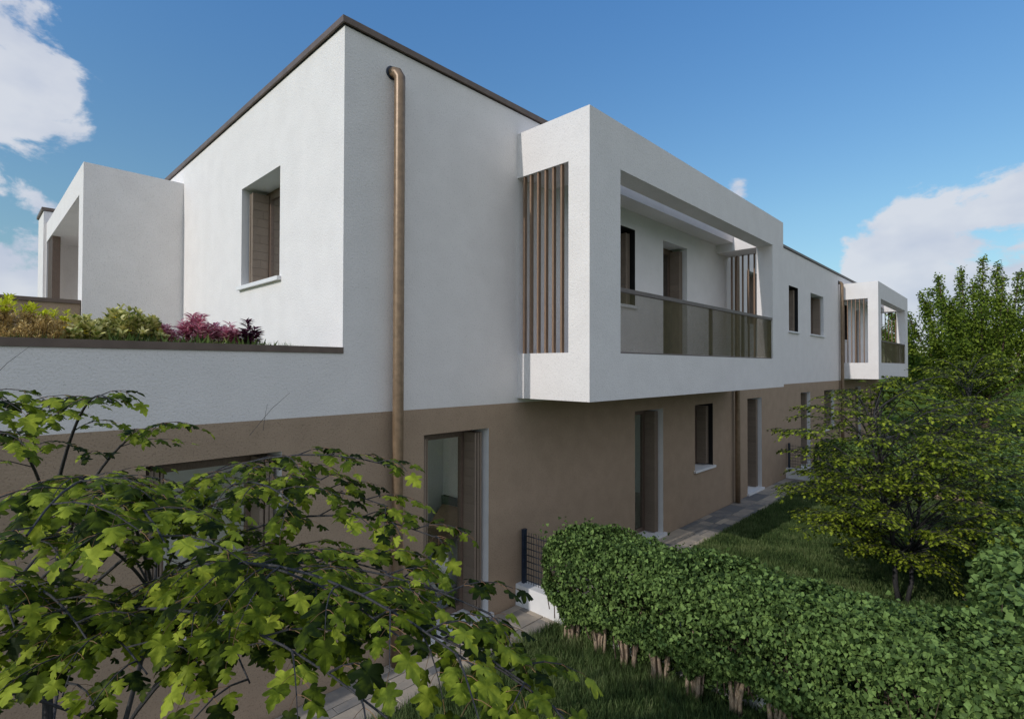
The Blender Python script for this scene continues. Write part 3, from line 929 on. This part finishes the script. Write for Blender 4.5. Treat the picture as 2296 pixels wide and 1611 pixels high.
# ------------------------------------------------------------------ field maples
leaf_vars = [maple_leaf(.30, .35, .03, 1), maple_leaf(.55, .55, .04, 2), maple_leaf(.2, .75, .04, 3), maple_leaf(.65, .25, .03, 4)]
def bez(a, c, b, n):
    return [a * (1 - t) ** 2 + c * (2 * t * (1 - t)) + b * t * t for t in [i / n for i in range(n + 1)]]
def maple(name, label, base, stems, Rxy, zc, zh, nl, seed, lsize, detail, tips=(), solo=0, twigstep=.07, tn=5, bare=(), thick=.010):
    T = thing(name, label, 'tree', base, 'garden maples')
    rr = random.Random(seed)
    b0 = Vector(base)
    wood = MB(); fine = MB(); pet = MB()
    tops = []
    for (dx, dy, tz, r, sx, sy) in stems:
        s0 = b0 + Vector((sx, sy, -.05)); s1 = b0 + Vector((dx, dy, tz))
        k = 8
        pts = []
        for i in range(k + 1):
            t = i / k
            p = s0.lerp(s1, t) + Vector((rr.uniform(-.03, .03), rr.uniform(-.03, .03), 0)) * (1 if 0 < i < k else 0)
            pts.append(p)
        wood.tube(pts, [r * (1 - .75 * i / k) for i in range(k + 1)], 10)
        tops.append(pts)
    ends = [Vector(t) for t in tips]
    while len(ends) < nl:
        u = rr.uniform(-1, 1)
        z = zc + zh * u
        rad = math.sqrt(max(.02, 1 - u * u)) * rr.uniform(.72, 1.05)
        a = len(ends) * 2.39996 + rr.uniform(-.3, .3)
        ends.append(Vector((b0.x + Rxy * rad * math.cos(a), b0.y + Rxy * rad * math.sin(a), z)))
    L = []   # leaf records
    for e in ends:
        st = rr.choice(tops)
        # leave the stem below the end point
        zt = min(max(e.z - .35 - .45 * (e.xy - b0.xy).length * .5, st[0].z + .5), st[-1].z)
        j = min(range(len(st)), key=lambda q: abs(st[q].z - zt))
        s = st[j]
        hv = Vector((e.x - s.x, e.y - s.y, 0))
        ctrl = s + hv * .55 + Vector((0, 0, max(.10, (e.z - s.z)) + .12 * hv.length))
        n = 14
        pts = bez(s, ctrl, e, n)
        r0 = thick if hv.length > .6 else thick * .7
        (wood if detail else wood).tube(pts, [r0 * (1 - .88 * i / n) + .0012 for i in range(n + 1)], 6, False)
        length = sum((pts[i + 1] - pts[i]).length for i in range(n))
        pos = .28 * length; sg = 1
        while pos < length:
            t = pos / length; fi = t * n; i = min(int(fi), n - 1)
            p = pts[i].lerp(pts[i + 1], fi - i); tan = (pts[i + 1] - pts[i]).normalized()
            lat = Vector((-tan.y, tan.x, 0));
            if lat.length < .05: lat = Vector((1, 0, 0))
            lat.normalize()
            ang = rr.uniform(.5, 1.1)
            d = (tan * math.cos(ang) + lat * sg * math.sin(ang)); d.z = d.z * .4 + rr.uniform(-.08, .22); d.normalize()
            tl = rr.uniform(.16, .36) * (1.1 - .55 * t)
            tw = bez(p, p + d * tl * .55 + Vector((0, 0, .03)), p + d * tl + Vector((rr.uniform(-.03, .03), rr.uniform(-.03, .03), -.05 * tl / .3)), 4)
            fine.tube(tw, [.0028, .0022, .0018, .0014, .001], 4 if detail else 3, False)
            for q in range(1, tn + 1):
                f = q / tn; k = min(int(f * 4), 3); pp = tw[k].lerp(tw[k + 1], f * 4 - k); tt = (tw[k + 1] - tw[k]).normalized()
                la = Vector((-tt.y, tt.x, 0)).normalized() if Vector((tt.x, tt.y)).length > .05 else Vector((1, 0, 0))
                for sd_ in ((1, -1) if q < tn else (0,)):
                    an = rr.uniform(.5, 1.1) * sd_ + rr.uniform(-.2, .2)
                    dd = (tt * math.cos(an) + la * math.sin(an)); dd.z += rr.uniform(-.25, .1); dd.normalize()
                    pl = rr.uniform(.018, .045)
                    lp = pp + dd * pl
                    if detail: pet.tube([pp, pp.lerp(lp, .5) + Vector((0, 0, .003)), lp], [.0007, .0006, .0006], 3, False)
                    # the blade hangs a little and faces up and outward
                    out = Vector((lp.x - b0.x, lp.y - b0.y, 0)).normalized() if (lp - b0).length else Vector((1, 0, 0))
                    du = dd * .8 + out * .35 + Vector((0, 0, rr.uniform(-.38, .10)))
                    nn = Vector((0, 0, 1)) + out * rr.uniform(-.35, .18) + Vector((rr.gauss(0, .17), rr.gauss(0, .17), 0))
                    L.append((lp, du, nn, lsize * rr.uniform(.6, 1.22)))
            sg = -sg
            pos += twigstep * rr.uniform(.7, 1.3)
    for a, b in bare:
        m_ = a.lerp(b, .55) + Vector((0, 0, .012))
        fine.tube([a, m_, b], [.0011, .0009, .0005], 3, False)
    tr = attach(wood.build('trunk', M_BARK, smooth=True), T)
    tag(attach(fine.build('twigs', M_BARK), T), kind='stuff')
    if detail: tag(attach(pet.build('leaf_stalks', M_PETIOLE), T), kind='stuff')
    pos = np.array([tuple(l[0]) for l in L]); ux = np.array([tuple(l[1]) for l in L]); uz = np.array([tuple(l[2]) for l in L]); sz = np.array([l[3] for l in L])
    # keep leaves clear of the camera
    camd = np.linalg.norm(pos - np.array(CAM), axis=1)
    ok = (camd > .62) & (pos[:, 2] > .15)
    pos, ux, uz, sz, camd = pos[ok], ux[ok], uz[ok], sz[ok], camd[ok]
    rel = pos - np.array(CAM)
    dz = rel @ np.array(FWD); dx = rel @ np.array(RIGHT); dy = rel @ np.array(UP)
    vis = (dz > .2) & (np.abs(dx / np.maximum(dz, .01)) < .97) & (np.abs(dy / np.maximum(dz, .01)) < .69)
    sc = np.where(vis, sz / camd, 0)
    idx = np.argsort(-sc)[:solo]
    if detail: protos = leaf_vars
    else: protos = [maple_small]
    mes = []
    for q in protos:
        lm = MB(); lm.v = [tuple(v) for v in q[0]]; lm.f = [tuple(f) for f in q[1]]
        mes.append(lm.mesh('leaf', L_MAPLE_O)); mes[-1].polygons.foreach_set('use_smooth', [True] * len(mes[-1].polygons))
    for i in idx: place_leaf(mes[i % len(mes)], pos[i], ux[i], uz[i], sz[i], T)
    keep = np.ones(len(pos), bool); keep[idx] = False
    ids = np.nonzero(keep)[0]
    verts_all = []
    for k, q in enumerate(protos):
        sub = ids[ids % len(protos) == k]
        if len(sub):
            o = attach(obj('foliage', scatter('foliage', q, pos[sub], ux[sub], uz[sub], sz[sub], L_MAPLE, None, True)), T)
            tag(o, kind='stuff')
    print(name, 'leaves', len(pos))
    return T
def at(px, py, depth):
    return CAM + (RIGHT * (px - 1148.0) + UP * (805.5 - py) + FWD * 1185.48) * (depth / 1185.48)
MB0 = (-2.30, -1.62, 0)
near_tips = [at(400, 960, 2.2), at(720, 1075, 1.9), at(880, 1045, 2.0), at(660, 1130, 1.6), at(980, 1205, 1.75), at(870, 1135, 1.9),
             at(1100, 1375, 1.35), at(1190, 1540, 1.1), at(1265, 1600, 1.05), at(1060, 1490, 1.0), at(900, 1430, 1.15), at(760, 1340, 1.4), at(380, 1235, 1.1),
             at(250, 1150, 1.2), at(60, 1200, 1.0), at(120, 905, 2.0), at(250, 900, 1.9), at(-40, 900, 1.7), at(1000, 1330, 1.5), at(200, 1440, 1.3), at(-50, 990, 1.6), at(560, 1530, 1.2), at(140, 1560, 1.2), at(330, 1510, 1.25), at(40, 1430, 1.3), at(870, 1610, 1.0),
             at(-80, 1320, 1.3), at(700, 1440, 1.6)]
maple('maple_tree', 'leafy maple with large lobed leaves in front of the lower left wall', MB0,
      [(.05, .05, 2.6, .036, 0, 0), (.38, -.20, 2.3, .022, .12, -.05), (-.35, .1, 2.5, .026, -.06, .02)], 1.40, 1.55, .95, 38, 6, .050, True,
      tips=near_tips, solo=300, twigstep=.12, tn=4, thick=.0065,
      bare=[(at(-60, 890, 1.6), at(78, 768, 1.6)), (at(560, 975, 2.0), at(650, 880, 2.0)), (at(590, 965, 2.0), at(600, 905, 2.0))])
maple('maple_tree', 'small forked maple standing on the sunlit lawn between the hedges', (6.05, -3.62, 0),
      [(-.30, .25, 2.5, .034, -.06, .02), (.55, -.30, 2.6, .030, .04, -.03), (.1, .35, 2.3, .022, 0, 0)], 1.60, 1.72, 1.18, 170, 8, .042, False, tips=[at(1775, 975, 6.3), at(1800, 1190, 6.3), at(1830, 1080, 6.5), at(1850, 890, 6.8), at(2000, 845, 7.0), at(2150, 850, 7.2), at(2290, 900, 7.2), at(2200, 1390, 6.4)],
      solo=300, twigstep=.068, tn=5, thick=.008)

maple('maple_tree', 'farther maple in the next garden just beyond the crossing ivy hedge', (17.2, -3.9, 0),
      [(-.25, .2, 2.8, .045, -.05, .02), (.4, .3, 2.9, .036, .04, -.03)], 2.3, 2.15, 1.35, 95, 18, .062, False, twigstep=.11, tn=4, thick=.010)

# ------------------------------------------------------------------ tall tree at the right and distant ones
def upright_tree(name, label, base, tips, n, lsize, seed, m, spread=.38, trunk_r=.28):
    T = thing(name, label, 'tree', base)
    rr = random.Random(seed); rng = np.random.default_rng(seed)
    wood = MB(); b0 = Vector(base)
    wood.tube([b0 + Vector((0, 0, -.2)), b0 + Vector((.05, 0, .8)), b0 + Vector((0, .05, 1.8))], [trunk_r, trunk_r * .8, trunk_r * .6], 10)
    P_, N_ = [], []
    wts = []
    curves = []
    for e in tips:
        e = Vector(e)
        s = b0 + Vector((rr.uniform(-.2, .2), rr.uniform(-.2, .2), rr.uniform(1.0, 2.2)))
        hv = Vector((e.x - s.x, e.y - s.y, 0))
        c = s + hv * .75 + Vector((0, 0, (e.z - s.z) * .28))
        pts = bez(s, c, e, 12)
        wood.tube(pts, [.085 * (1 - .9 * i / 12) + .008 for i in range(13)], 6, False)
        curves.append(pts)
        for k in range(5):     # side shoots, also upright
            i = rr.randint(4, 10); p = pts[i]; tan = (pts[i + 1] - pts[i]).normalized()
            d = (tan + Vector((rr.gauss(0, .32), rr.gauss(0, .32), .35))).normalized()
            ln = rr.uniform(.5, 1.3) * (e - s).length / 6
            q = bez(p, p + d * ln * .5, p + d * ln + Vector((0, 0, .2)), 5)
            wood.tube(q, [.022, .018, .014, .010, .007, .004], 4, False)
            curves.append(q)
    lens = np.array([sum((c[i + 1] - c[i]).length for i in range(len(c) - 1)) for c in curves])
    cnt = (lens / lens.sum() * n).astype(int)
    for c, k in zip(curves, cnt):
        c = np.array([tuple(q) for q in c]); m_ = len(c) - 1
        t = rng.beta(1.6, 1.0, k) * m_ * .999; i = t.astype(int); f = (t - i)[:, None]
        p = c[i] * (1 - f) + c[i + 1] * f
        d = rng.normal(0, 1, (k, 3)); d /= np.linalg.norm(d, axis=1, keepdims=True); d[:, 2] += .25
        rad = spread * (.25 + .75 * np.sin(np.clip(t / m_, 0, 1) * math.pi * .80 + .45)) * rng.random(k) ** .6
        P_.append(p + d * rad[:, None]); N_.append(d)
    pos = np.vstack(P_); nor = np.vstack(N_)
    ux, uz = leaf_frames(nor, rng, .5, .6, .3)
    tag(attach(obj('foliage', scatter('foliage', quadleaf, pos, ux, uz, lsize * rng.uniform(.6, 1.2, len(pos)), m)), T), kind='stuff')
    attach(wood.build('trunk', M_TWIG, smooth=True), T)
    return T
D0 = 28.0
tips = [at(x, y, D0 + d) for x, y, d in [(2066, 655, 0), (2102, 644, 2), (2104, 618, -1), (2155, 601, 1), (2180, 640, -2), (2204, 577, 0), (2237, 590, 1), (2249, 619, -2), (2285, 612, 0),
        (2035, 700, 1), (2028, 760, -1), (2320, 600, 1), (2350, 640, 0), (2390, 680, 0), (2420, 740, 1), (2130, 680, -3), (2200, 690, -3), (2260, 690, -3), (2310, 720, -3), (2045, 815, -1),
        (2090, 760, -3.5), (2160, 770, -4), (2240, 790, -4), (2080, 840, -3), (2330, 800, -3), (2150, 620, 3), (2010, 730, 3), (2005, 800, 2), (1992, 690, 4), (1985, 780, 3), (1978, 740, 5), (2000, 850, 3)]]
bt = at(2205, 840, D0)
upright_tree('tall_tree', 'tall broad tree with many upright leafy limbs at the right edge', (bt.x, bt.y, -.06), tips, 70000, .120, 31, L_TREE, .54)
for k, (px, dpt, h, lab) in enumerate([(2052, 95, 4.6, 'pale distant shrub just beside the far balcony at the horizon')]):
    b = at(px, 821, dpt); b.z = -.06
    tp = [(b.x + R.uniform(-2.2, 2.2), b.y + R.uniform(-2.2, 2.2), h * R.uniform(.55, 1)) for _ in range(14)]
    upright_tree('distant_tree', lab, (b.x, b.y, -.06), tp, 5000, .32, 50 + k, L_FAR, .9, .15)

# ------------------------------------------------------------------ terrace planting
ZT = 3.19
def spiky_shrub(name, label, cx, cy, rx, ry, h, nshoot, leaf, proto, m, seed, perleaf=40, lime=None, up=.9, spread=.06, cat='shrub'):
    T = thing(name, label, cat, (cx, cy, ZT), 'terrace bed planting')
    rng = np.random.default_rng(seed); wood = MB()
    Pp, Ux, Uz, tp = [], [], [], []
    for s in range(nshoot):
        a = rng.uniform(0, 6.283); r = math.sqrt(rng.random())
        e = np.array([cx + rx * r * math.cos(a), cy + ry * r * math.sin(a), ZT + h * math.sqrt(max(.08, 1 - .75 * r * r)) * rng.uniform(.72, 1.05)])
        b = np.array([cx + .45 * rx * r * math.cos(a), cy + .45 * ry * r * math.sin(a), ZT])
        c = (b + e) / 2 + np.array([0, 0, -.05 * h])
        wood.tube([b, c, e], [.004, .003, .0015], 4, False)
        for k in range(perleaf):
            t = rng.beta(2.2, .9)
            p = b * (1 - t) ** 2 + c * 2 * t * (1 - t) + e * t * t
            ax = (e - c) / np.linalg.norm(e - c)
            d = rng.normal(0, 1, 3); d -= ax * d.dot(ax); d /= np.linalg.norm(d)
            u = d + ax * up * (0.4 + 1.4 * t * t)
            Pp.append(p + d * spread * .1); Ux.append(u); Uz.append(ax + rng.normal(0, .2, 3)); tp.append(t)
    Pp, Ux, Uz, tp = map(np.array, (Pp, Ux, Uz, tp))
    top = (tp > .86) & (Pp[:, 2] > ZT + h * .72) if lime else np.zeros(len(tp), bool)
    attach(wood.build('stem', M_TWIG), T)
    sz = leaf * rng.uniform(.65, 1.2, len(tp))
    tag(attach(obj('foliage', scatter('foliage', proto, Pp[~top], Ux[~top], Uz[~top], sz[~top], m)), T), kind='stuff')
    if lime and top.any():
        tag(attach(obj('shoot_tips', scatter('shoot_tips', proto, Pp[top], Ux[top], Uz[top], sz[top] * 1.3, lime)), T), 'yellow green young shoot tips', kind='stuff')
    return T
spiky_shrub('conifer_shrub', 'golden brown conifer with bright yellow shoot tips at the left edge of the terrace', -2.42, .95, .42, .30, .44, 120, .034, lance, L_GOLD, 61, 70, lime=L_LIME)
spiky_shrub('conifer_shrub', 'low golden conifer in front of the yellow tipped one above the coping', -2.16, .50, .24, .16, .25, 80, .026, lance, L_GOLD, 62, 70)
spiky_shrub('conifer_shrub', 'gold-brown conifer behind the variegated shrubs with a few yellow tips', -2.02, 1.10, .24, .20, .38, 60, .032, lance, L_GOLD, 69, 60, lime=L_LIME)
spiky_shrub('variegated_shrub', 'rounded variegated shrub with cream and green leaves on the terrace', -1.60, .60, .25, .20, .39, 90, .050, oval, L_VARI, 63, 30)
spiky_shrub('variegated_shrub', 'smaller variegated shrub with yellow spots left of the rounded one', -1.90, .54, .20, .16, .28, 50, .050, oval, L_VARI, 64, 28)
spiky_shrub('spurge_plant', 'pink leaved plant with upright spikes right of the variegated shrub', -1.36, .66, .15, .13, .27, 30, .060, lance, L_PINK, 65, 56, up=.5, cat='plant')
spiky_shrub('spurge_plant', 'tallest pink leaved plant in the middle of the terrace bed', -1.12, .60, .14, .11, .37, 26, .068, lance, L_PINK, 66, 60, up=.5, cat='plant')
spiky_shrub('spurge_plant', 'broad pink and crimson plant below the side window', -.89, .58, .16, .12, .31, 30, .066, lance, L_PINK, 67, 56, up=.5, cat='plant')
spiky_shrub('spurge_plant', 'dark purple plant leaning out at the right end of the bed', -.68, .56, .11, .10, .35, 11, .072, lance, L_PURPLE, 68, 56, up=.5, cat='plant')
M_YELLOW = mat('yellow_petal', (.85, .62, .03), (.95, .78, .06), 20, rough=.6)
for sh_, (cx, cy, rx, hh) in zip([o for o in bpy.data.objects if o.get('category') == 'shrub' and 'variegated shrub with' in o['label']], ((-1.60, .60, .24, .37), (-1.90, .54, .18, .27))):
    fl = MB()
    for k in range(26):
        a = R.uniform(0, 6.283); q = R.random() ** .5
        c = Vector((cx + rx * q * math.cos(a), cy + rx * q * .7 * math.sin(a), ZT + hh * math.sqrt(1 - .7 * q * q) * R.uniform(.75, 1.03)))
        for p in range(5):
            t = p * 1.2566 + a
            d1 = Vector((math.cos(t), math.sin(t) * .6, .5)) * .022; d2 = Vector((math.cos(t + .5), math.sin(t + .5) * .6, .5)) * .017; d0 = Vector((math.cos(t - .5), math.sin(t - .5) * .6, .5)) * .017
            fl.poly([c, c + d0, c + d1, c + d2])
    tag(attach(fl.build('flowers', M_YELLOW), sh_), kind='stuff')
def tufts(name, label, x0, x1, y0, y1, n, h, wdt, seed, dens=1.0):
    rng = np.random.default_rng(seed)
    x = rng.uniform(x0, x1, n); y = rng.uniform(y0, y1, n)
    hh = h * rng.uniform(.45, 1.1, n)
    pos = np.stack([x, y, np.full(n, ZT - .005)], 1)
    ux = np.stack([rng.normal(0, .45, n), rng.normal(0, .35, n), np.ones(n)], 1)
    uz = rng.normal(0, 1, (n, 3))
    blade = ([(0, .5 * wdt, 0), (0, -.5 * wdt, 0), (.55, .42 * wdt, .04), (.55, -.42 * wdt, .04), (1, 0, .16)], [(0, 1, 3), (0, 3, 2), (2, 3, 4)])
    me = scatter(name, blade, pos, ux, uz, hh, L_TUFT)
    return tag(obj(name, me), label, 'grass', kind='stuff')
tufts('bed_grass', 'short green grass along the terrace coping', -3.0, -.30, .27, .50, 3000, .15, .06, 71)
tufts('bed_grass', 'broad bladed grass clumps between the terrace shrubs', -1.75, -.55, .28, .48, 230, .20, .16, 72)
